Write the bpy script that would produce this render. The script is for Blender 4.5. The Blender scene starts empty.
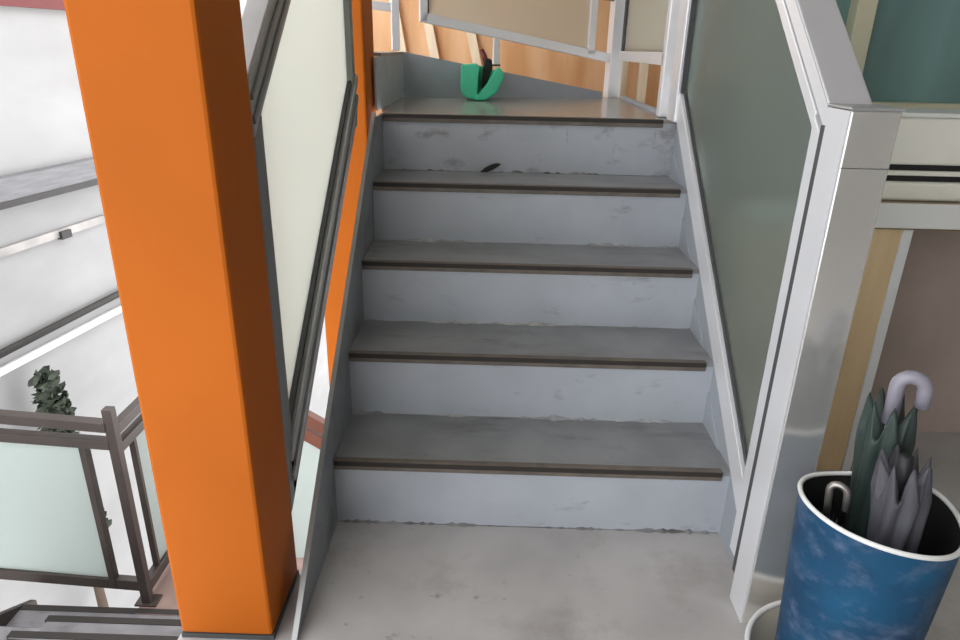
import bpy, bmesh, math, random
from mathutils import Vector, Matrix
random.seed(7)
SC = bpy.context.scene
COL = SC.collection
S = 0.798                      # slope of the stair (rise over going)
RISE, GO = 0.1895, 0.2374

# ------------------------------------------------------------ materials
def new_mat(name):
    m = bpy.data.materials.new(name); m.use_nodes = True
    nt = m.node_tree
    return m, nt, nt.nodes['Principled BSDF']

def mat(name, col, rough=0.5, metal=0.0, var=0.0, scale=8.0, bump=0.0, col2=None, spec=0.5, stretch=(1, 1, 1), lo=0.35, hi=0.65, coat=0.0):
    m, nt, b = new_mat(name)
    b.inputs['Roughness'].default_value = rough
    b.inputs['Metallic'].default_value = metal
    b.inputs['Specular IOR Level'].default_value = spec
    b.inputs['Coat Weight'].default_value = coat
    c = (*col, 1)
    if col2 is None:
        col2 = tuple(x * (1 - var) for x in col)
    tc = nt.nodes.new('ShaderNodeTexCoord')
    mp = nt.nodes.new('ShaderNodeMapping'); mp.inputs['Scale'].default_value = stretch
    nt.links.new(tc.outputs['Object'], mp.inputs['Vector'])
    n = nt.nodes.new('ShaderNodeTexNoise'); n.inputs['Scale'].default_value = scale; n.inputs['Detail'].default_value = 6
    nt.links.new(mp.outputs['Vector'], n.inputs['Vector'])
    r = nt.nodes.new('ShaderNodeValToRGB')
    r.color_ramp.elements[0].position = lo; r.color_ramp.elements[1].position = hi
    r.color_ramp.elements[0].color = (*col2, 1); r.color_ramp.elements[1].color = c
    nt.links.new(n.outputs['Fac'], r.inputs['Fac'])
    nt.links.new(r.outputs['Color'], b.inputs['Base Color'])
    if bump:
        bp = nt.nodes.new('ShaderNodeBump'); bp.inputs['Strength'].default_value = bump; bp.inputs['Distance'].default_value = 0.004
        nt.links.new(n.outputs['Fac'], bp.inputs['Height'])
        nt.links.new(bp.outputs['Normal'], b.inputs['Normal'])
    return m

def add_stains(m, col, scale, lo, hi, stretch=(1, 1, 1), amount=1.0, seed=0.0):
    """blotches of another colour over the base colour of a material"""
    nt = m.node_tree; b = nt.nodes['Principled BSDF']
    src = b.inputs['Base Color'].links[0].from_socket
    tc = nt.nodes.new('ShaderNodeTexCoord')
    mp = nt.nodes.new('ShaderNodeMapping'); mp.inputs['Scale'].default_value = stretch; mp.inputs['Location'].default_value = (seed, seed, seed)
    nt.links.new(tc.outputs['Object'], mp.inputs['Vector'])
    n = nt.nodes.new('ShaderNodeTexNoise'); n.inputs['Scale'].default_value = scale; n.inputs['Detail'].default_value = 8; n.inputs['Roughness'].default_value = 0.65
    nt.links.new(mp.outputs['Vector'], n.inputs['Vector'])
    mr = nt.nodes.new('ShaderNodeMapRange'); mr.inputs['From Min'].default_value = lo; mr.inputs['From Max'].default_value = hi
    mr.inputs['To Max'].default_value = amount
    nt.links.new(n.outputs['Fac'], mr.inputs['Value'])
    mx = nt.nodes.new('ShaderNodeMix'); mx.data_type = 'RGBA'
    nt.links.new(mr.outputs['Result'], mx.inputs['Factor'])
    nt.links.new(src, mx.inputs['A']); mx.inputs['B'].default_value = (*col, 1)
    nt.links.new(mx.outputs['Result'], b.inputs['Base Color'])
    return m

def frosted(name, tint, trans_w, diff, rough=0.5, gloss=0.05):
    """frosted safety glass: diffuse transmission plus blurred see-through plus a slight sheen"""
    m = bpy.data.materials.new(name); m.use_nodes = True
    nt = m.node_tree; nt.nodes.clear()
    out = nt.nodes.new('ShaderNodeOutputMaterial')
    tr = nt.nodes.new('ShaderNodeBsdfTranslucent'); tr.inputs['Color'].default_value = (*tint, 1)
    df = nt.nodes.new('ShaderNodeBsdfDiffuse'); df.inputs['Color'].default_value = (*diff, 1)
    rf = nt.nodes.new('ShaderNodeBsdfRefraction'); rf.inputs['Color'].default_value = (*tint, 1)
    rf.inputs['Roughness'].default_value = rough; rf.inputs['IOR'].default_value = 1.1
    gl = nt.nodes.new('ShaderNodeBsdfGlossy'); gl.inputs['Roughness'].default_value = 0.25
    m1 = nt.nodes.new('ShaderNodeMixShader'); m1.inputs['Fac'].default_value = 0.35
    m2 = nt.nodes.new('ShaderNodeMixShader'); m2.inputs['Fac'].default_value = trans_w
    m3 = nt.nodes.new('ShaderNodeMixShader'); m3.inputs['Fac'].default_value = gloss
    L = nt.links.new
    L(tr.outputs[0], m1.inputs[1]); L(df.outputs[0], m1.inputs[2])
    L(m1.outputs[0], m2.inputs[1]); L(rf.outputs[0], m2.inputs[2])
    L(m2.outputs[0], m3.inputs[1]); L(gl.outputs[0], m3.inputs[2])
    L(m3.outputs[0], out.inputs['Surface'])
    return m

M = {}
M['orange'] = mat('orange paint', (0.47, 0.115, 0.010), 0.6, var=0.10, scale=3, spec=0.1)
M['riser'] = add_stains(mat('pale blue grey stair paint', (0.44, 0.465, 0.505), 0.5, var=0.12, scale=5, bump=0.15), (0.16, 0.15, 0.14), 9, 0.60, 0.78, (1, 1, 2.2), 0.7, 3)
M['riser_worn'] = add_stains(add_stains(mat('worn blue grey stair paint', (0.42, 0.44, 0.475), 0.5, var=0.15, scale=5, bump=0.15), (0.17, 0.15, 0.13), 8, 0.56, 0.72, (1, 1, 2.0), 0.8, 6), (0.26, 0.13, 0.07), 16, 0.66, 0.72, (2.2, 1, 0.25), 0.8, 1)
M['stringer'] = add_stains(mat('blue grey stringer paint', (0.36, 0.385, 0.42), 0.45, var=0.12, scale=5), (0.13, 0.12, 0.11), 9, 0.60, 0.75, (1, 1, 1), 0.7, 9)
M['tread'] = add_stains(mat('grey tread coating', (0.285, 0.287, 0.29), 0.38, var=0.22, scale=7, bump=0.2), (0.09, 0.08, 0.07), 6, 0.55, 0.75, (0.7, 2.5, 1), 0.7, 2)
M['stringer_shaded'] = add_stains(mat('stringer paint with shade in the colour', (0.25, 0.26, 0.27), 0.5, var=0.2, scale=5), (0.09, 0.085, 0.08), 7, 0.52, 0.72, (1, 1, 1), 0.8, 9)  # darkened stringer paint for the left plate: shade put into the colour
M['tread_gloss'] = add_stains(mat('glossy grey landing coating', (0.31, 0.295, 0.265), 0.2, var=0.2, scale=7, bump=0.1), (0.10, 0.09, 0.08), 5, 0.55, 0.75, (0.7, 2.5, 1), 0.7, 4)
M['nosing'] = mat('brown rubber nosing', (0.17, 0.14, 0.115), 0.55, var=0.3, scale=20, bump=0.2)
M['nosing_groove'] = mat('dark nosing groove', (0.030, 0.024, 0.020), 0.7)
M['putty'] = mat('old white sealant', (0.46, 0.46, 0.45), 0.7, col2=(0.24, 0.24, 0.235), scale=14, bump=0.4)
M['grime'] = mat('grey grime', (0.29, 0.29, 0.29), 0.9, col2=(0.10, 0.095, 0.09), scale=12)
M['alu'] = mat('pale anodised aluminium', (0.80, 0.80, 0.815), 0.36, 0.35, var=0.04, scale=4)
M['alu_post'] = mat('brushed aluminium', (0.86, 0.845, 0.81), 0.2, 0.76, var=0.05, scale=3, stretch=(14, 14, 0.5))
M['alu_top'] = mat('grey aluminium handrail', (0.66, 0.645, 0.655), 0.4, 0.5, var=0.06, scale=4)
M['alu_dark'] = mat('grey weathered aluminium', (0.23, 0.23, 0.22), 0.42, 0.45, var=0.15, scale=6)
M['alu_mid'] = mat('mid grey aluminium', (0.40, 0.40, 0.39), 0.42, 0.5, var=0.15, scale=6)
M['gasket'] = mat('dark glazing gasket', (0.06, 0.06, 0.06), 0.7)
M['frost_left'] = frosted('frosted white glass', (0.90, 0.90, 0.84), 0.28, (0.74, 0.73, 0.66))
M['frost_right'] = frosted('frosted grey green glass', (0.78, 0.84, 0.82), 0.6, (0.37, 0.405, 0.375), 0.38)
M['frost_back'] = frosted('frosted grey beige glass', (0.85, 0.83, 0.75), 0.45, (0.66, 0.63, 0.55), 0.5)
M['frost_low'] = frosted('frosted pale green glass', (0.74, 0.79, 0.765), 0.2, (0.56, 0.60, 0.58))
M['bronze'] = mat('dark bronze aluminium', (0.075, 0.058, 0.05), 0.4, 0.35, var=0.2, scale=8)
M['rust'] = mat('red brown painted rail', (0.20, 0.075, 0.045), 0.5, var=0.25, scale=8)
M['concrete'] = add_stains(add_stains(mat('worn pale concrete floor', (0.50, 0.475, 0.46), 0.55, var=0.20, scale=4, bump=0.25), (0.33, 0.30, 0.28), 5, 0.52, 0.72, (1, 1, 1), 0.85, 5), (0.17, 0.16, 0.15), 17, 0.63, 0.72, (1, 1.5, 1), 0.7, 8)
M['white_wall'] = mat('white weathered cladding', (0.36, 0.352, 0.348), 0.7, var=0.16, scale=1.1, stretch=(1, 1, 2))
M['ceiling'] = mat('white ceiling panel', (0.62, 0.62, 0.60), 0.7, var=0.05)
M['interior'] = mat('cream interior wall', (0.40, 0.375, 0.33), 0.7, var=0.06)
M['ground'] = mat('pale paving', (0.55, 0.54, 0.52), 0.8, var=0.2, scale=0.8)
M['strip'] = mat('pale beige strip', (0.44, 0.41, 0.39), 0.6, var=0.3, scale=6)
M['ledge'] = mat('grey metal ledge', (0.20, 0.195, 0.20), 0.5, 0.2, var=0.25, scale=5, stretch=(1, 1, 12))
M['dark'] = mat('dark metal', (0.05, 0.045, 0.042), 0.5, 0.3, var=0.2)
M['white'] = mat('white paint', (0.82, 0.82, 0.82), 0.45, var=0.05)
M['low_tread'] = add_stains(mat('grey lower tread', (0.27, 0.255, 0.265), 0.5, var=0.25, scale=8), (0.10, 0.09, 0.09), 5, 0.5, 0.7, (1, 3, 1), 0.6)
M['low_slab'] = mat('pinkish brown landing slab', (0.36, 0.24, 0.20), 0.6, var=0.3, scale=4)
M['leaf'] = mat('dark green leaves', (0.06, 0.075, 0.05), 0.7, var=0.4, scale=20)
M['bark'] = mat('bark', (0.09, 0.06, 0.04), 0.8)
M['tan_wood'] = mat('tan plywood', (0.82, 0.61, 0.36), 0.5, col2=(0.68, 0.48, 0.26), scale=3, stretch=(6, 6, 0.5))
M['recess'] = mat('grey brown panel', (0.52, 0.42, 0.36), 0.6, var=0.25, scale=3)
M['cab_top'] = mat('brown cabinet top', (0.30, 0.22, 0.13), 0.4, var=0.2, scale=4)
M['cream'] = mat('cream plastic', (0.90, 0.87, 0.77), 0.4, var=0.05)
M['window_frame'] = mat('cream window frame', (0.66, 0.61, 0.44), 0.4, var=0.06)
M['teal'] = mat('teal window film', (0.17, 0.30, 0.285), 0.14, var=0.35, scale=1.5, stretch=(2.5, 1, 0.6), coat=0.3)
M['orange_wood'] = mat('orange tan boards', (0.80, 0.50, 0.27), 0.5, col2=(0.66, 0.34, 0.14), scale=2.2, stretch=(3.5, 1, 0.7))
M['pale_wood'] = mat('pale timber', (0.86, 0.70, 0.50), 0.5, var=0.15, scale=6, stretch=(5, 5, 0.6))
M['bin_blue'] = add_stains(add_stains(mat('blue printed bin skin', (0.010, 0.085, 0.175), 0.5, col2=(0.010, 0.036, 0.085), scale=5, stretch=(1, 1, 1.4), spec=0.25), (0.10, 0.145, 0.235), 12, 0.50, 0.66, (1, 1, 1.5), 0.75, 4), (0.012, 0.04, 0.10), 11, 0.56, 0.7, (1.2, 1.2, 1), 0.7, 12)
M['bin_in'] = mat('dark bin lining', (0.012, 0.011, 0.011), 0.7)
M['rim_white'] = mat('white plastic rim', (0.80, 0.79, 0.76), 0.35, var=0.05)
M['basin_in'] = mat('beige basin plastic', (0.50, 0.45, 0.37), 0.5, var=0.1)
M['umb_grey'] = mat('lavender grey umbrella cloth', (0.085, 0.083, 0.098), 0.6, var=0.25, scale=10)
M['umb_green'] = mat('dark green umbrella cloth', (0.030, 0.050, 0.042), 0.55, var=0.35, scale=10)
M['umb_black'] = mat('black umbrella cloth', (0.018, 0.018, 0.022), 0.55, var=0.3, scale=10)
M['handle_grey'] = mat('lilac grey plastic handle', (0.26, 0.245, 0.29), 0.3)
M['old_steel'] = mat('dull steel', (0.40, 0.37, 0.34), 0.35, 0.7, var=0.3, scale=20)
M['steel'] = mat('bright steel', (0.62, 0.62, 0.60), 0.25, 0.9)
M['green'] = mat('green plastic', (0.05, 0.62, 0.34), 0.32, var=0.15, scale=8)
M['black_bristle'] = mat('black bristles', (0.012, 0.014, 0.013), 0.8, var=0.4, scale=60)
M['red'] = mat('red sign panel', (0.13, 0.008, 0.006), 0.5, var=0.1)
M['dry_leaf'] = mat('dark dry leaf', (0.03, 0.025, 0.02), 0.8, var=0.3, scale=30)

# ------------------------------------------------------------ geometry helpers
def bm_box(bm, a, b, bevel=0.0):
    (x0, y0, z0), (x1, y1, z1) = a, b
    vs = [bm.verts.new(p) for p in ((x0,y0,z0),(x1,y0,z0),(x1,y1,z0),(x0,y1,z0),(x0,y0,z1),(x1,y0,z1),(x1,y1,z1),(x0,y1,z1))]
    fs = [bm.faces.new([vs[i] for i in f]) for f in ((3,2,1,0),(4,5,6,7),(0,1,5,4),(1,2,6,5),(2,3,7,6),(3,0,4,7))]
    if bevel:
        es = {e for f in fs for e in f.edges}
        bmesh.ops.bevel(bm, geom=list(es), offset=bevel, segments=2, profile=0.5, affect='EDGES')

def bm_prism(bm, pts, vec, bevel=0.0):
    """closed polygon pts (3-D) pushed along vec"""
    v = Vector(vec)
    a = [bm.verts.new(p) for p in pts]; b = [bm.verts.new(Vector(p) + v) for p in pts]
    n = len(pts); fs = [bm.faces.new(a[::-1]), bm.faces.new(b)]
    for i in range(n):
        j = (i + 1) % n
        fs.append(bm.faces.new((a[i], a[j], b[j], b[i])))
    if bevel:
        es = {e for f in fs for e in f.edges}
        bmesh.ops.bevel(bm, geom=list(es), offset=bevel, segments=2, profile=0.5, affect='EDGES')

def bm_tube(bm, pts, rad, seg=14, caps=True):
    """tube along a polyline; rad is one number or one per point"""
    pts = [Vector(p) for p in pts]
    if not hasattr(rad, '__len__'): rad = [rad] * len(pts)
    rings = []; prev = None
    for i, p in enumerate(pts):
        d = (pts[min(i+1, len(pts)-1)] - pts[max(i-1, 0)]).normalized()
        if prev is None:
            ref = Vector((0,0,1)) if abs(d.z) < 0.9 else Vector((1,0,0))
            u = d.cross(ref).normalized()
        else:
            u = (prev - d * prev.dot(d)).normalized()
        prev = u; w = d.cross(u)
        rings.append([bm.verts.new(p + (u*math.cos(t) + w*math.sin(t)) * rad[i]) for t in [2*math.pi*k/seg for k in range(seg)]])
    for A, B in zip(rings, rings[1:]):
        for k in range(seg):
            bm.faces.new((A[k], A[(k+1) % seg], B[(k+1) % seg], B[k]))
    if caps:
        bm.faces.new(rings[0][::-1]); bm.faces.new(rings[-1])

def bm_bar(bm, p, q, w, h, up=(0,0,1), bevel=0.0):
    """rectangular bar from p to q (centre line), w across, h along 'up'"""
    p, q = Vector(p), Vector(q); d = (q - p).normalized()
    s = d.cross(Vector(up)).normalized(); u = s.cross(d)
    pts = [p + s*a*w/2 + u*b*h/2 for a, b in ((-1,-1),(1,-1),(1,1),(-1,1))]
    bm_prism(bm, pts, q - p, bevel)

def bm_lathe(bm, prof, c=(0,0,0), seg=48, fn=None, close=False):
    rings = []
    for r, z in prof:
        ring = []
        for k in range(seg):
            t = 2*math.pi*k/seg
            rr, zz = (r, z) if fn is None else fn(r, z, t)
            ring.append(bm.verts.new((c[0] + rr*math.cos(t), c[1] + rr*math.sin(t), c[2] + zz)))
        rings.append(ring)
    pairs = list(zip(rings, rings[1:]))
    if close: pairs.append((rings[-1], rings[0]))
    for A, B in pairs:
        for k in range(seg):
            bm.faces.new((A[k], A[(k+1) % seg], B[(k+1) % seg], B[k]))
    return rings

def link(name, bm, m, parent=None, smooth=False, label=None):
    bmesh.ops.recalc_face_normals(bm, faces=bm.faces[:])
    me = bpy.data.meshes.new(name); bm.to_mesh(me); bm.free()
    me.materials.append(m)
    for p in me.polygons: p.use_smooth = smooth
    o = bpy.data.objects.new(name, me); COL.objects.link(o)
    if parent is not None:
        o.parent = parent
        o.matrix_parent_inverse = (Matrix.Translation(parent_world(parent))).inverted()
    if label: o['label'] = label
    return o

def parent_world(o):
    v = Vector(o.location)
    p = o.parent
    if p is not None and o.type != 'MESH':
        v += parent_world(p)
    return v

def box(name, a, b, m, parent=None, bevel=0.003, label=None):
    bm = bmesh.new(); bm_box(bm, a, b, bevel); return link(name, bm, m, parent, label=label)

def prism(name, pts, vec, m, parent=None, bevel=0.0, label=None):
    bm = bmesh.new(); bm_prism(bm, pts, vec, bevel); return link(name, bm, m, parent, label=label)

def tube(name, pts, r, m, parent=None, seg=14, label=None):
    bm = bmesh.new(); bm_tube(bm, pts, r, seg); return link(name, bm, m, parent, smooth=True, label=label)

def bar(name, p, q, w, h, m, parent=None, up=(0,0,1), bevel=0.003, label=None):
    bm = bmesh.new(); bm_bar(bm, p, q, w, h, up, bevel); return link(name, bm, m, parent, label=label)

def thing(name, label, cat, loc=(0,0,0), group=None):
    o = bpy.data.objects.new(name, None); COL.objects.link(o)
    o.empty_display_size = 0.05; o.location = loc
    o['label'] = label; o['category'] = cat
    if group: o['group'] = group
    return o

def tag(o, label, cat, group=None):
    o['label'] = label; o['category'] = cat
    if group: o['group'] = group
    return o

def struct(o):
    o['kind'] = 'structure'; return o

# children keep world coordinates: parent inverse is the parent's translation
def yz(pts, x): return [(x, y, z) for y, z in pts]

# ------------------------------------------------------------ the setting
fl = [(-0.25,-3.6,-0.2),(3.2,-3.6,-0.2),(3.2,0.70,-0.2),(1.05,0.70,-0.2),(1.05,0.0,-0.2),(-0.018,0.0,-0.2),(-0.018,-0.19,-0.2),(-0.25,-0.19,-0.2)]
struct(prism('floor', fl, (0,0,0.2), M['concrete']))
struct(prism('ceiling', [(-0.75,-3.6,2.9),(3.35,-3.6,2.9),(3.35,3.25,2.9),(-0.75,3.25,2.9)], (0,0,0.15), M['ceiling']))
# window wall on the right of the stair
bm = bmesh.new()
bm_box(bm, (1.06,0.70,-0.2), (3.2,0.82,1.0))
bm_box(bm, (1.06,0.70,2.15), (3.2,0.82,2.9))
bm_box(bm, (1.06,0.70,1.0), (1.12,0.82,2.15))
bm_box(bm, (3.0,0.70,1.0), (3.2,0.82,2.15))
struct(link('wall_back', bm, M['interior']))
struct(box('wall_right', (3.2,-3.6,-0.2), (3.35,0.82,2.9), M['interior']))
struct(box('wall_light_block', (-0.1,-3.75,-0.2), (3.35,-3.6,2.9), M['interior'], bevel=0))  # unseen wall behind the camera, added to cut light from that side
bm = bmesh.new()
bm_box(bm, (1.12,0.69,1.0), (3.0,0.78,1.035), 0.003)
bm_box(bm, (1.12,0.69,2.10), (3.0,0.78,2.15), 0.003)
for x in (1.12, 1.402, 1.98, 2.56, 2.96):
    bm_box(bm, (x,0.685,1.035), (x+0.055,0.78,2.10), 0.003)
win = struct(link('window_1', bm, M['window_frame']))
pn = box('window_pane', (1.14,0.735,1.02), (2.98,0.742,2.12), M['teal'], win, 0)
# boards beyond the upper landing
struct(box('floor_upper', (-0.75,2.16,0.62), (3.3,3.25,0.74), M['low_slab'], bevel=0))
bm = bmesh.new(); bm_box(bm, (-0.75,3.10,0.74), (3.3,3.25,2.9))
struct(link('wall_far', bm, M['orange_wood']))
struct(box('wall_upper_side', (3.2,0.82,0.62), (3.35,3.25,2.9), M['interior'], bevel=0))
# outside: paving and the white cladding of the building across
struct(box('ground', (-9,-9,-5.2), (6,14,-5.0), M['ground'], bevel=0))
DX = 0.16
def fac(y, z, off=0.0):           # a point on the face of the white cladding
    return (-3.6 + DX*y + off, y - off*DX, z)
bm = bmesh.new()
a, b = fac(-2.5, 0), fac(9.5, 0)
bm_prism(bm, [(a[0],a[1],-5.0),(b[0],b[1],-5.0),(b[0]-0.3,b[1],-5.0),(a[0]-0.3,a[1],-5.0)], (0,0,7.0))
struct(link('wall_left', bm, M['white_wall']))

# ------------------------------------------------------------ orange pillars
def pillar(y0, zb, label):
    t = thing('steel_pillar', label, 'pillar', (-0.147, y0+0.1, zb), 'orange steel pillars beside the stair')
    box('shaft', (-0.243,y0,zb+0.012), (-0.05,y0+0.195,2.9), M['orange'], t, 0.007)
    return t
p1 = pillar(-0.39, 0.0, 'big orange painted square pillar in front, left of the lowest step')
bm = bmesh.new(); bm_box(bm, (-0.2432,-0.3902,0.0005), (-0.0488,-0.1948,0.012))
link('base_joint', bm, M['gasket'], p1, label='dark joint at the foot')
p2 = pillar(0.93, -4.995, 'far orange pillar behind the left glass balustrade, near the top step')
bm = bmesh.new(); bm_box(bm, (-0.262,0.91,-4.998), (-0.031,1.145,-4.983), 0.002)
link('base_plate', bm, M['alu_mid'], p2)

# ------------------------------------------------------------ the stair
st = thing('staircase', 'grey painted steel staircase with brown nosings climbing away to a landing', 'staircase', (0.5, 0.0, 0.0))
for i in range(5):
    y, z = i*GO, i*RISE
    r = box('riser', (0.0, y, z), (1.0, y+0.006, z+RISE-0.012), M['riser_worn'] if i == 4 else M['riser'], st, 0)
    # crumbling sealant and dirt where riser meets the surface below
    bm = bmesh.new(); top = []; bot = []
    n = 90
    for k in range(n+1):
        x = 0.004 + 0.992*k/n
        h = 0.0015 + max(0.0, 0.5*math.sin(x*9+i*2.1)+0.5*math.sin(x*23+i)+random.uniform(-0.6,0.7))*0.0075
        top.append((x, y-0.0012, z+h)); bot.append((x, y-0.0012-h*0.9, z+0.0004))
    back = [(p[0], y+0.001, p[2]) for p in top]
    rows = [[bm.verts.new(p) for p in r_] for r_ in (bot, top, back)]
    for R_, Q_ in zip(rows, rows[1:]):
        for k in range(n): bm.faces.new((R_[k], R_[k+1], Q_[k+1], Q_[k]))
    link('sealant', bm, M['putty'] if i in (1, 2, 3) else M['grime'], r)
    if i < 4:
        t = prism('tread', [(0,y-0.003,z+RISE-0.012),(1.0,y-0.003,z+RISE-0.012),(1.0,y+GO+0.006,z+RISE-0.012),(0,y+GO+0.006,z+RISE-0.012)], (0,0,0.012), M['tread'], st)
    else:
        t = prism('tread', [(0,y-0.003,z+RISE-0.012),(0.985,y-0.003,z+RISE-0.012),(0.985,2.03,z+RISE-0.012),(-0.034,1.77,z+RISE-0.012),(-0.034,y+0.2,z+RISE-0.012),(0,y+0.2,z+RISE-0.012)], (0,0,0.012), M['tread_gloss'], st, label='glossy grey landing slab at the top')
    xr = 0.978 if i < 4 else 0.955
    bm = bmesh.new()
    bm_box(bm, (0.002, y-0.007, z+RISE-0.025), (xr, y+0.012, z+RISE+0.002), 0.002)
    nz = link('nosing', bm, M['nosing'], t)
    bm = bmesh.new()
    bm_box(bm, (0.004, y-0.0092, z+RISE-0.012), (xr-0.001, y-0.004, z+RISE+0.0005))
    link('groove', bm, M['nosing_groove'], nz)
# small gusset plates in the right corner of each tread
for i in range(1, 5):
    y, z = i*GO, i*RISE
    prism('gusset', [(1.0,y,z),(1.0,y-0.14,z),(1.0,y,z+0.10)], (-0.004,0,0), M['stringer'], st)
# the step up from the landing to the left, and its tread
box('riser', (-0.040, 1.05, 0.9475), (-0.034, 1.772, 1.125), M['riser'], st, 0)
prism('tread', [(-0.46,1.16,1.125),(-0.031,1.16,1.125),(-0.031,1.775,1.125),(-0.46,1.66,1.125)], (0,0,0.0125), M['tread'], st)
# left stringer plate
LT = 0.322
pl = [(-0.398,0.0),(0.06,0.0),(1.05,0.79),(1.05,0.946),(0.83,0.946),(0.80,LT+S*0.80),(-0.398,LT-S*0.398)]
prism('stringer', yz(pl, -0.008), (0.008,0,0), M['stringer_shaded'], st, label='left stringer plate with shade in its colour')
bm = bmesh.new()
bm_prism(bm, yz([(-0.398,LT-S*0.398),(0.80,LT+S*0.80),(0.80,LT+S*0.80+0.004),(-0.398,LT-S*0.398+0.004)], -0.010), (0.0115,0,0))
link('stringer_edge', bm, M['alu_mid'], st, label='pale worn upper edge of the left stringer')
# right stringer plate
pr = [(-0.13,0.0),(0.06,-0.0),(1.07,0.80),(1.07,0.946),(0.85,0.946),(-0.13,0.272-S*0.13)]
prism('stringer', yz(pr, 1.0), (0.014,0,0), M['stringer'], st)
# stringer plate along the far side of the landing
A, B = Vector((-0.034,1.775,0)), Vector((0.975,2.035,0))
ez = lambda P, z: (P.x, P.y, z)
B2 = A + (B - A)*0.925
prism('stringer', [ez(A,0.80), ez(B2,0.80), ez(B2,0.975), ez(A,1.139)], (-0.004,0.016,0), M['stringer'], st)
box('stringer', (0.985,1.08,0.80), (0.999,1.965,0.962), M['stringer'], st, 0)

# ------------------------------------------------------------ right balustrade
rb = thing('balustrade', 'right glass balustrade with white aluminium frame and square post in front', 'balustrade', (0.995, -0.27, 0.0), 'glass balustrades around the stair')
post = box('post', (0.955,-0.305,0.0), (1.037,-0.228,1.082), M['alu_post'], rb, 0.003)
bm = bmesh.new(); bm_box(bm, (0.953,-0.304,0.004), (0.9555,-0.229,1.081)); link('side_cover', bm, M['alu'], post, label='white side cover of the post')
bm = bmesh.new(); bm_box(bm, (0.952,-0.308,1.082), (1.040,-0.222,1.087), 0.002); link('post_cap', bm, M['alu_mid'], post)
bm = bmesh.new(); bm_box(bm, (0.9565,-0.3054,0.990), (1.0372,-0.2285,0.9915)); link('joint', bm, M['gasket'], post)
HT = 1.256                                   # top of handrail: z = HT + S*y
def strip(y0, y1, lo, hi, x0, x1):           # a sloped member seen in side view
    return yz([(y0, lo+S*y0), (y1, lo+S*y1), (y1, hi+S*y1), (y0, hi+S*y0)], x0), (x1-x0, 0, 0)
YA, YB = -0.228, 1.02
pts, v = strip(YA-0.02, YB+0.05, HT-0.040, HT, 0.960, 1.036); prism('handrail', pts, v, M['alu_top'], rb, 0.003)
pts, v = strip(YA, YB, HT-0.039, HT-0.003, 0.9575, 0.961); prism('rail_face', pts, v, M['alu'], rb)
pts, v = strip(YA, YB, HT-0.056, HT-0.036, 0.9665, 1.01); prism('gasket', pts, v, M['gasket'], rb)
pts, v = strip(-0.165, YB, HT-0.088, HT-0.055, 0.961, 1.018); prism('bead', pts, v, M['alu'], rb, 0.002)
# upright bead next to the post
box('gasket', (0.9545,-0.230,0.07), (0.998,-0.21,1.05), M['gasket'], rb, 0)
bm = bmesh.new(); bm_prism(bm, yz([(-0.212,0.10),(-0.172,0.10),(-0.172,HT-0.055-S*0.172),(-0.212,HT-0.055-S*0.212)], 0.9555), (0.0425,0,0), 0.002)
link('bead', bm, M['alu'], rb)
pts, v = strip(-0.215, 0.85, 0.29, 0.374, 0.985, 0.998); prism('bottom_rail', pts, v, M['gasket'], rb)
pts, v = strip(-0.172, 0.87, 0.272, 0.362, 0.974, 0.986); prism('bottom_rail', pts, v, M['alu'], rb, 0.002)
# glass
g = yz([(-0.18,0.355-S*0.18),(0.875,0.355+S*0.875),(0.875,HT-0.07+S*0.875),(-0.18,HT-0.07-S*0.18)], 0.992)
prism('glass_pane', g, (0.006,0,0), M['frost_right'], rb)
box('end_post', (0.966,0.855,0.9495), (1.03,0.955,2.06), M['alu'], rb, 0.003)
bm = bmesh.new(); bm_box(bm, (0.976,0.845,1.04), (1.01,0.856,2.0)); link('gasket', bm, M['gasket'], rb)
prism('bracket', yz([(0.95,0.951),(1.025,0.951),(1.025,1.09),(0.95,1.09)], 0.980), (0.018,0,0), M['alu'], rb, 0.002)

# ------------------------------------------------------------ left balustrade
lb = thing('balustrade', 'left frosted white glass balustrade between the two orange pillars', 'balustrade', (-0.075, -0.16, 0.1), 'glass balustrades around the stair')
XL0, XL1 = -0.098, -0.052
pts, v = strip(-0.188, 0.775, 1.150, 1.262, XL0, XL1); tr = prism('top_rail', pts, v, M['alu_mid'], lb, 0.003)
pts, v = strip(-0.188, 0.775, 1.176, 1.190, XL1-0.001, XL1+0.004); prism('rib', pts, v, M['alu_dark'], tr)
pts, v = strip(-0.188, 0.775, 1.218, 1.228, XL1-0.001, XL1+0.004); prism('rib', pts, v, M['alu_dark'], tr)
pts, v = strip(-0.165, 0.775, 1.136, 1.151, XL0+0.008, XL1-0.008); prism('gasket', pts, v, M['gasket'], lb)
pts, v = strip(-0.165, 0.785, 0.325, 0.455, XL0, XL1); br = prism('bottom_rail', pts, v, M['alu_dark'], lb, 0.003)
pts, v = strip(-0.165, 0.785, 0.372, 0.392, XL1-0.001, XL1+0.005); prism('rib', pts, v, M['alu_mid'], br)
pts, v = strip(-0.165, 0.785, 0.425, 0.452, XL1-0.001, XL1+0.005); prism('rib', pts, v, M['alu_mid'], br)
pts, v = strip(-0.165, 0.785, 0.454, 0.466, XL0+0.008, XL1-0.008); prism('gasket', pts, v, M['gasket'], lb)
prism('front_upright', yz([(-0.192,0.325-S*0.192),(-0.138,0.325-S*0.138),(-0.138,1.15-S*0.138),(-0.192,1.15-S*0.192)], XL0), (XL1-XL0,0,0), M['alu_dark'], lb, 0.003)
box('end_upright', (XL0,0.745,0.92), (XL1,0.775,2.04), M['alu_dark'], lb, 0.003)
g = yz([(-0.15,0.445-S*0.15),(0.75,0.445+S*0.75),(0.75,1.16+S*0.75),(-0.15,1.16-S*0.15)], -0.078)
prism('glass_pane', g, (0.006,0,0), M['frost_left'], lb)

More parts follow.
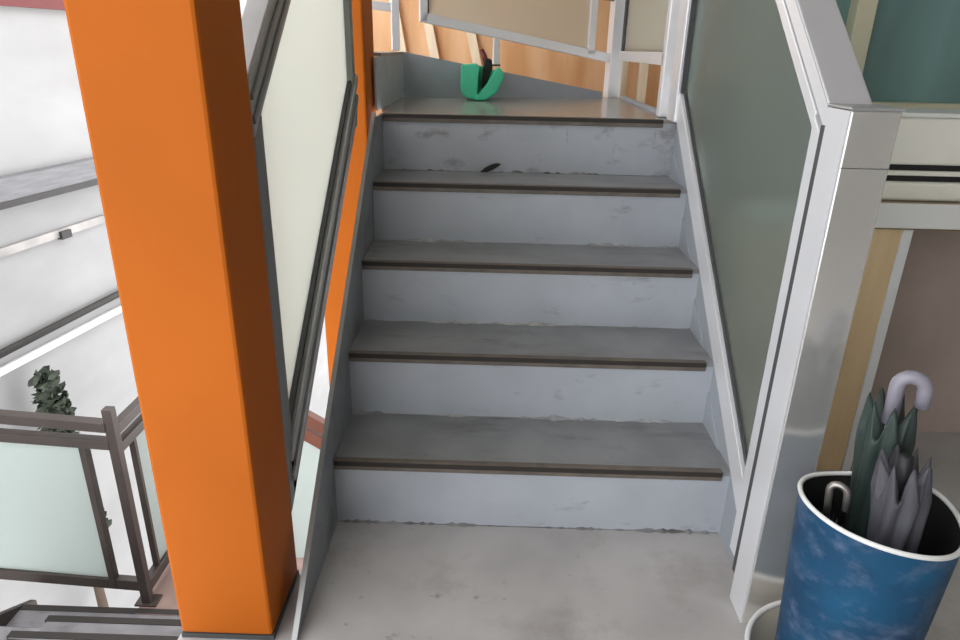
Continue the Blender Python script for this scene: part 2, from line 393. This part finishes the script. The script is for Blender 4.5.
# ------------------------------------------------------------ balustrades of the landing
sb = thing('balustrade', 'small glass balustrade on the right side of the landing', 'balustrade', (0.975, 1.5, 0.95), 'glass balustrades around the stair')
box('bottom_rail', (0.955,1.06,1.118), (0.995,1.965,1.160), M['alu'], sb, 0.003)
box('top_rail', (0.955,1.06,1.98), (0.995,1.965,2.03), M['alu'], sb, 0.003)
box('front_upright', (0.955,1.03,0.9495), (0.992,1.075,2.0), M['alu'], sb, 0.003)
box('back_upright', (0.962,1.925,1.16), (0.985,1.965,1.98), M['gasket'], sb, 0.002, label='dark gasket upright')
box('glass_pane', (0.972,1.07,1.15), (0.978,1.93,1.99), M['frost_back'], sb, 0)

kb = thing('balustrade', 'glass balustrade along the far side of the landing above the green dustpan', 'balustrade', (0.45, 1.9, 0.95), 'glass balustrades around the stair')
D = (B - A).normalized(); N = Vector((-D.y, D.x, 0))
def K(s, z, off=0.0):              # s metres along the far stringer
    P = A + D*s + N*off; return (P.x, P.y, z)
def kbar(name, s0, z0, s1, z1, w, h, m, **k): return bar(name, K(s0,z0,0.012), K(s1,z1,0.012), w, h, m, kb, **k)
def kup(name, s, z0, z1, ws, wn, m, **k):
    return prism(name, [K(s,z0,-wn/2+0.012), K(s+ws,z0,-wn/2+0.012), K(s+ws,z0,wn/2+0.012), K(s,z0,wn/2+0.012)], (0,0,z1-z0), m, kb, 0.002, **k)
kup('post', -0.045, 1.1415, 2.1, 0.034, 0.04, M['alu'])
kup('post', 0.985, 0.9485, 2.05, 0.062, 0.06, M['alu'])
kbar('bottom_rail', 0.085, 1.282, 0.985, 1.128, 0.04, 0.040, M['alu'])
kup('left_upright', 0.080, 1.262, 2.1, 0.034, 0.04, M['alu'])
kup('right_upright', 0.872, 1.14, 2.05, 0.034, 0.04, M['alu'])
kbar('top_rail', 0.085, 2.12, 0.985, 2.03, 0.04, 0.045, M['alu'])
kbar('tie_bar', 0.90, 1.395, 0.99, 1.385, 0.03, 0.024, M['alu_dark'])
kbar('tie_bar', -0.30, 1.335, -0.03, 1.315, 0.03, 0.035, M['alu'])
prism('glass_pane', [K(0.11,1.295,0.009), K(0.875,1.165,0.009), K(0.875,2.03,0.009), K(0.11,2.1,0.009)], tuple(N*0.006), M['frost_back'], kb)
kup('gasket', 0.113, 1.29, 2.1, 0.008, 0.03, M['gasket'])
kup('support', 0.418, 1.09, 1.215, 0.027, 0.024, M['alu'], label='pale support under the rail')
kup('support_foot', 0.408, 1.084, 1.092, 0.042, 0.034, M['dark'])

# ------------------------------------------------------------ boards and roll beyond the landing
for k, (x0, x1, z1) in enumerate(((-0.235,-0.135,1.90),(-0.025,0.085,1.70),(0.24,0.285,1.6))):
    o = bar('timber_board', (x0+0.10,3.04,0.742), (x0-0.10,3.078,z1), 0.055, 0.022, M['pale_wood'], None, (0,1,0), 0.002)
    tag(o, ('leftmost pale timber board leaning behind the glass of the landing', 'middle pale timber board leaning, seen left of the green dustpan', 'narrow pale timber board leaning right above the green dustpan')[k], 'board', 'pale boards behind the landing')
o = tube('cardboard_roll', [(1.06,2.55,0.74),(1.06,2.55,1.7)], 0.05, M['pale_wood'], None, 24)
tag(o, 'upright pale roll seen under the small pane right of the landing', 'roll')
o = box('timber_post', (1.165,2.52,0.74), (1.215,2.58,1.9), M['pale_wood'], None, 0.003)
tag(o, 'square pale timber post beside the upright roll beyond the landing', 'post')

# ------------------------------------------------------------ dustpan and brush
dp = thing('dustpan', 'green plastic dustpan standing on the landing against the far stringer', 'dustpan', (0.33, 1.52, 0.9475))
prof_l = [(0.238,1.092),(0.300,1.098),(0.318,1.082),(0.300,0.985),(0.318,0.963),(0.312,0.9495),(0.262,0.957),(0.242,0.975),(0.236,1.00)]
prism('scoop_side', [(x,1.46,z) for x, z in prof_l], (0,0.15,0), M['green'], dp, 0.007)
prof_r = [(0.300,0.950),(0.345,0.9495),(0.392,0.982),(0.424,1.045),(0.420,1.066),(0.398,1.086),(0.384,1.078),(0.355,1.015),(0.322,0.975),(0.300,0.972)]
prism('scoop_lip', [(x,1.45,z) for x, z in prof_r], (0,0.16,0), M['green'], dp, 0.007)
prism('scoop_back', [(0.30,1.60,0.955),(0.345,1.60,0.955),(0.40,1.60,1.06),(0.31,1.60,1.09)], (0,0.012,0), M['green'], dp, 0.002)
bs = thing('hand_brush', 'black hand brush stuck in the green dustpan', 'brush', (0.345, 1.53, 0.98))
bm = bmesh.new()
bm_prism(bm, [(0.326,1.49,0.990),(0.345,1.49,1.012),(0.372,1.49,1.075),(0.368,1.49,1.115),(0.342,1.49,1.122),(0.330,1.49,1.08)], (0,0.07,0), 0.006)
link('bristles', bm, M['black_bristle'], bs)
tube('handle', [(0.345,1.53,1.10),(0.335,1.545,1.13),(0.322,1.56,1.15)], [0.012,0.010,0.011], M['red'], bs, 12, label='short red handle')

for o in (dp, bs):
    o.location.y += 0.17; o.location.x -= 0.004

# dry leaf on the fourth step, against the riser
bm = bmesh.new()
prf = [(0.338,0.7586),(0.360,0.7590),(0.382,0.768),(0.400,0.780),(0.409,0.788),(0.394,0.790),(0.374,0.784),(0.354,0.773)]
bm_prism(bm, [(x,0.938-0.25*(z-0.77),z) for x, z in prf], (0,0.004,0.002))
tag(link('dry_leaf', bm, M['dry_leaf']), 'small dark dry leaf on the fourth step against the riser', 'leaf')

# ------------------------------------------------------------ cabinet with box
cb = thing('cabinet', 'tan plywood cabinet with white edged top behind the square post', 'cabinet', (1.25, 0.45, 0.0))
box('body', (1.05,0.305,0.0), (1.456,0.62,0.745), M['tan_wood'], cb, 0.002)
box('edge_strip', (1.456,0.30,0.0), (1.482,0.62,0.745), M['white'], cb, 0.002, label='pale grey edge strip of the panel')
box('body', (1.484,0.55,0.0), (2.28,0.62,0.745), M['recess'], cb, 0.002, label='recessed grey brown panel')
bm = bmesh.new(); bm_box(bm, (2.28,0.305,0.0), (2.31,0.62,0.745), 0.002); link('edge_strip', bm, M['alu'], cb)
box('top', (1.05,0.30,0.745), (2.32,0.66,0.812), M['cab_top'], cb, 0.002)
bm = bmesh.new(); bm_box(bm, (1.05,0.285,0.752), (2.32,0.302,0.815), 0.003); link('top_edge', bm, M['rim_white'], cb, label='white front edge of the top')
bx = thing('crate', 'cream plastic crate with dark slots on the cabinet top', 'crate', (1.6, 0.42, 0.812))
bm = bmesh.new()
bm_box(bm, (1.39,0.345,0.905), (1.78,0.50,1.022), 0.006)
link('upper_body', bm, M['cream'], bx)
box('lid', (1.385,0.338,1.022), (1.786,0.506,1.034), M['rim_white'], bx, 0.004)
box('lower_body', (1.385,0.34,0.8125), (1.78,0.50,0.862), M['cream'], bx, 0.008)
box('slot', (1.40,0.352,0.860), (1.76,0.49,0.907), M['bin_in'], bx, 0, label='dark slot')
box('shelf_lip', (1.39,0.341,0.878), (1.78,0.36,0.890), M['cream'], bx, 0.002)

# ------------------------------------------------------------ bin, basin, umbrellas
BC = Vector((1.055, -0.49, 0))
bs_ = thing('basin', 'white rimmed beige basin on the floor under the blue bin', 'basin', (BC.x, BC.y, 0))
bm = bmesh.new()
bm_lathe(bm, [(0.001,0.0),(0.128,0.0),(0.158,0.096),(0.152,0.096),(0.124,0.010),(0.001,0.010)], BC, 56)
link('bowl', bm, M['basin_in'], bs_, True)
bm = bmesh.new()
rp = [(0.157+0.0055*math.cos(t), 0.098+0.0055*math.sin(t)) for t in [2*math.pi*k/10 for k in range(10)]]
bm_lathe(bm, rp, BC, 56, close=True)
link('rim', bm, M['rim_white'], bs_, True, label='white rim')

HB = 0.45
def wob(r, z, t):
    k = max(0.0, z/HB)
    r2 = r*(1 + k*(0.042*math.cos(2*(t-2.6)) + 0.028*math.cos(3*(t-0.4))))
    z2 = z + k*k*(0.006*math.cos(2*(t-0.6)) + 0.004*math.sin(3*t))
    return r2, z2
bn = thing('umbrella_bin', 'blue mottled bin with white rim holding umbrellas', 'bin', (BC.x, BC.y, 0.011))
bm = bmesh.new()
bm_lathe(bm, [(0.001,0.0112),(0.096,0.0112),(0.102,0.02),(0.109,0.16),(0.115,0.32),(0.119,0.44),(0.1195,0.452)], BC, 72, wob)
link('body', bm, M['bin_blue'], bn, True)
bm = bmesh.new()
bm_lathe(bm, [(0.1165,0.452),(0.115,0.44),(0.108,0.25),(0.099,0.03),(0.001,0.022)], BC, 72, wob)
link('lining', bm, M['bin_in'], bn, True, label='black inside')
bm = bmesh.new()
rp = [(0.1185+0.0042*math.cos(t), 0.453+0.0042*math.sin(t)) for t in [2*math.pi*k/10 for k in range(10)]]
bm_lathe(bm, rp, BC, 72, wob, close=True)
link('rim', bm, M['rim_white'], bn, True, label='white rim')

def umbrella(label, tip, top, rmax, m, handle_m, hook_dir, pleats=8, flare=1.0, twist=0.8, hook=0.03, straight=0.10, hr=0.0105):
    tip, top = Vector(tip), Vector(top); d = (top-tip); Ln = d.length; d.normalize()
    ref = Vector((1,0,0)); u = d.cross(ref).normalized(); w = d.cross(u)
    t = thing('umbrella', label, 'umbrella', tuple(tip), 'folded umbrellas in the blue bin')
    bm = bmesh.new(); seg = pleats*8; rings = []
    prof = [(0.0,0.12),(0.06,0.22),(0.2,0.45),(0.4,0.68),(0.6,0.84),(0.78,0.95),(0.9,1.0*flare),(0.97,1.02*flare),(1.0,0.98*flare)]
    for s, f in prof:
        ring = []
        for k in range(seg):
            a = 2*math.pi*k/seg + twist*s
            ph = pleats*2*math.pi*k/seg
            r = rmax*f*(0.78 + 0.22*(1-2*abs(((ph/(2*math.pi)) % 1)-0.35)))
            jag = 0.035*max(0, s-0.85)/0.15*math.cos(ph)
            ring.append(bm.verts.new(tip + d*(Ln*s + jag) + (u*math.cos(a)+w*math.sin(a))*r))
        rings.append(ring)
    for A_, B_ in zip(rings, rings[1:]):
        for k in range(seg): bm.faces.new((A_[k], A_[(k+1)%seg], B_[(k+1)%seg], B_[k]))
    bm.faces.new(rings[0][::-1])
    c = bm.verts.new(tip + d*Ln*0.9)
    for k in range(seg): bm.faces.new((rings[-1][k], rings[-1][(k+1)%seg], c))
    link('canopy', bm, m, t, True)
    tube('shaft', [tip + d*Ln*0.88, top + d*straight], 0.005, M['steel'], t, 10)
    h = Vector(hook_dir).normalized()
    P0 = top + d*straight*0.6
    pts = [P0, P0 + d*0.07]
    if hook:
        c0 = P0 + d*0.07 + h*hook
        for k in range(1, 9):
            a = math.pi*k/8
            pts.append(c0 - h*hook*math.cos(a) + d*hook*math.sin(a))
        pts.append(pts[-1] - d*0.03)
    tube('handle', pts, hr, handle_m, t, 12)
    bm = bmesh.new()
    P = tip + d*Ln*0.52
    rr = rmax*0.93
    rg = []
    for e in (-0.008, 0.008):
        rg.append([bm.verts.new(P + d*e + (u*math.cos(a)+w*math.sin(a))*rr) for a in [2*math.pi*k/24 for k in range(24)]])
    for k in range(24): bm.faces.new((rg[0][k], rg[0][(k+1)%24], rg[1][(k+1)%24], rg[1][k]))
    link('strap', bm, m, t, True)
    tube('ferrule', [tip - d*0.03, tip + d*0.01], [0.003, 0.006], M['dark'], t, 10)
    return t
umbrella('lavender grey folded umbrella standing foremost in the blue bin', (1.108,-0.520,0.062), (1.052,-0.522,0.545), 0.043, M['umb_grey'], M['umb_black'], (0.8,-0.4,0), 8, 1.0, 1.4, hook=0, straight=-0.06)
umbrella('dark green folded umbrella with lilac hook at the back of the blue bin', (1.094,-0.425,0.062), (1.066,-0.432,0.60), 0.041, M['umb_green'], M['handle_grey'], (0.9,-0.4,0), 7, 1.08, 0.9, hook=0.020, straight=-0.02, hr=0.012)
umbrella('short black folded umbrella with metal hook low in the blue bin', (1.003,-0.495,0.062), (0.985,-0.465,0.385), 0.022, M['umb_black'], M['old_steel'], (0.8,-0.5,0), 6, 1.0, 0.9, hook=0.014, straight=0.02, hr=0.006)

# ------------------------------------------------------------ lower landing, seen past the left pillar
ZL = -1.52
lf = thing('lower_staircase', 'lower flight of grey treads with dark nosings below the front pillar', 'staircase', (-1.3, 0.9, ZL))
prism('landing', [(-1.36,1.13,ZL-0.16),(-0.28,1.13,ZL-0.16),(-0.28,2.7,ZL-0.16),(-1.36,2.7,ZL-0.16)], (0,0,0.16), M['low_slab'], lf, label='pinkish brown landing slab')
for (yf, z, xl) in ((1.16, ZL-0.003, -1.95), (0.965, ZL+0.135, -1.66), (0.745, ZL+0.27, -1.66), (0.52, ZL+0.405, -1.9), (0.285, ZL+0.54, -1.9)):
    t = prism('tread', [(xl,yf-0.26,z-0.03),(-0.29,yf-0.26,z-0.03),(-0.29,yf,z-0.03),(xl,yf,z-0.03)], (0,0,0.03), M['low_tread'], lf)
    bm = bmesh.new(); bm_box(bm, (xl-0.01,yf-0.028,z-0.035), (-0.285,yf+0.008,z+0.004), 0.002)
    link('nosing', bm, M['nosing_groove'], t)
    bm = bmesh.new(); bm_box(bm, (xl,yf-0.262,z), (-0.29,yf-0.256,z+0.135)); link('riser', bm, M['low_tread'], lf)
bm = bmesh.new()
bm_prism(bm, yz([(1.25,ZL-0.05),(1.25,ZL-0.2),(0.0,ZL+0.45),(0.0,ZL+0.66)], -1.98), (0.03,0,0)); link('stringer', bm, M['bronze'], lf)

rl = thing('railing', 'dark bronze railing with frosted panes on the lower landing', 'railing', (-1.33, 1.21, ZL))
box('post', (-1.352,1.188,ZL+0.001), (-1.308,1.232,-0.385), M['bronze'], rl, 0.003)
bm = bmesh.new(); bm_box(bm, (-1.385,1.175,ZL+0.001), (-1.275,1.255,ZL+0.012), 0.002); link('post_base', bm, M['bronze'], rl)
E1 = (-2.35, 1.275)
for (z0, z1, h, w) in ((-0.475,-0.455,0.05,0.05), (-0.568,-0.562,0.05,0.045)):
    bar('handrail', (-1.345,1.205,z0), (E1[0],E1[1],z1), w, h, M['bronze'], rl)
bar('bottom_rail', (-1.345,1.21,-1.40), (E1[0],E1[1],-1.40), 0.04, 0.062, M['bronze'], rl)
box('upright', (-1.50,1.195,-1.42), (-1.468,1.235,-0.56), M['bronze'], rl, 0.002)
prism('glass_pane', [(-1.49,1.213,-1.38),(E1[0],1.272,-1.38),(E1[0],1.272,-0.565),(-1.49,1.213,-0.57)], (0,0.006,0), M['frost_low'], rl)
for z, h in ((-0.505,0.05), (-0.600,0.05), (-1.425,0.06)):
    bar('handrail' if z > -1 else 'bottom_rail', (-1.33,1.225,z), (-1.33,2.7,z), 0.045, h, M['bronze'], rl)
box('upright', (-1.345,1.335,-1.42), (-1.315,1.358,-0.60), M['bronze'], rl, 0.002)
box('post', (-1.352,2.64,ZL+0.001), (-1.308,2.684,-0.40), M['bronze'], rl, 0.003)
prism('glass_pane', [(-1.333,1.35,-1.40),(-1.333,2.66,-1.40),(-1.333,2.66,-0.60),(-1.333,1.35,-0.60)], (0.006,0,0), M['frost_low'], rl)
r2 = thing('railing', 'red brown double handrail over a pale pane, glimpsed right of the front pillar', 'railing', (-0.5, 1.5, ZL))
for off in (0.0, 0.095):
    bar('handrail', (-0.85,1.5,-0.36-off), (-0.30,1.5,-0.7125-off), 0.05, 0.062, M['rust'], r2)
prism('glass_pane', [(-0.84,1.5,-0.52),(-0.32,1.5,-0.853),(-0.32,1.5,-1.46),(-0.84,1.5,-1.46)], (0,0.006,0), M['frost_low'], r2)
for x, zt in ((-0.86,-0.30),(-0.31,-0.62)):
    box('post', (x-0.02,1.48,ZL+0.001), (x+0.02,1.52,zt), M['rust'], r2, 0.003)

# ------------------------------------------------------------ on the white cladding across
def fbar(name, y0, y1, z0, z1, out, m, **k):
    a, b = fac(y0, 0, 0.004), fac(y1, 0, 0.004)
    return prism(name, [(a[0],a[1],z0),(b[0],b[1],z0),(b[0]+out,b[1]-out*DX,z0),(a[0]+out,a[1]-out*DX,z0)], (0,0,z1-z0), m, **k)
struct(fbar('trim_1', 1.5, 7.5, 0.10, 0.255, 0.09, M['ledge']))
struct(fbar('trim_2', 1.5, 7.5, 0.055, 0.10, 0.10, M['dark']))
struct(fbar('trim_3', 2.0, 7.5, -0.285, -0.225, 0.025, M['strip']))
tag(fbar('clip', 3.64, 3.74, -0.30, -0.24, 0.05, M['dark']), 'small dark clip on the thin pale strip outside at the left', 'clip')
o = tube('pipe', [fac(2.0,-0.945,0.05), fac(7.5,-0.88,0.05)], 0.028, M['dark'])
tag(o, 'thin dark pipe running along the white cladding outside, below the clip', 'pipe')
struct(fbar('trim_4', 2.0, 7.5, -1.10, -1.045, 0.03, M['white']))
sg = fbar('red_sign', 2.6, 4.30, 1.36, 1.72, 0.04, M['red'])
tag(sg, 'dark red panel high on the white cladding at the top left', 'sign')
tree = thing('shrub', 'dark shrub growing in front of the white cladding at the left', 'shrub', (-3.0, 3.1, -5.0))
tube('stem', [(-2.9,3.0,-4.998),(-2.9,3.02,-3.5),(-2.9,3.0,-1.9)], [0.05,0.04,0.02], M['bark'], tree)
bm = bmesh.new()
for k in range(700):
    a, e = random.uniform(0, 2*math.pi), random.random()
    z = -2.6 + e*1.45; r = 0.16*math.sqrt(random.random())*(1.05 - 0.55*e)
    c = Vector((-2.90 + r*math.cos(a), 3.0 + r*math.sin(a), z))
    n = Vector((random.uniform(-1,1), random.uniform(-1,1), random.uniform(-0.3,1))).normalized()
    u = n.orthogonal().normalized(); w = n.cross(u); s = random.uniform(0.02, 0.04)
    vs = [bm.verts.new(c + u*s*1.6*math.cos(t) + w*s*0.8*math.sin(t) + n*0.006*math.cos(2*t)) for t in [2*math.pi*i/6 for i in range(6)]]
    bm.faces.new(vs)
link('foliage', bm, M['leaf'], tree)

# ------------------------------------------------------------ light
w = bpy.data.worlds.new('overcast sky'); SC.world = w; w.use_nodes = True
bg = w.node_tree.nodes['Background']
bg.inputs['Color'].default_value = (0.94, 0.965, 1.0, 1); bg.inputs['Strength'].default_value = 3.6
sun = bpy.data.lights.new('sun', 'SUN'); sun.energy = 0.7; sun.angle = math.radians(12); sun.color = (1.0, 0.96, 0.9)
so = bpy.data.objects.new('sun', sun); COL.objects.link(so)
so.rotation_euler = (Vector((-0.62, 0.30, -0.72))).to_track_quat('-Z', 'Y').to_euler()

# ------------------------------------------------------------ camera
pitch, yaw, roll = 0.3822, -0.015, 0.0219
f = Vector((math.sin(yaw)*math.cos(pitch), math.cos(yaw)*math.cos(pitch), -math.sin(pitch)))
r0 = Vector((math.cos(yaw), -math.sin(yaw), 0)); u0 = r0.cross(f)
rt = r0*math.cos(roll) + u0*math.sin(roll); up = -r0*math.sin(roll) + u0*math.cos(roll)
cam = bpy.data.cameras.new('camera'); co = bpy.data.objects.new('camera', cam); COL.objects.link(co)
cam.sensor_fit = 'HORIZONTAL'; cam.sensor_width = 36.0; cam.lens = 679.07*36/960; cam.clip_start = 0.05; cam.clip_end = 100
mw = Matrix((rt, up, -f)).transposed().to_4x4(); mw.translation = (0.3845, -1.4519, 1.1643)
co.matrix_world = mw
SC.camera = co
SC.view_settings.view_transform = 'Standard'; SC.view_settings.look = 'None'
SC.view_settings.exposure = 0.0; SC.view_settings.gamma = 1.0; SC.view_settings.use_curve_mapping = False
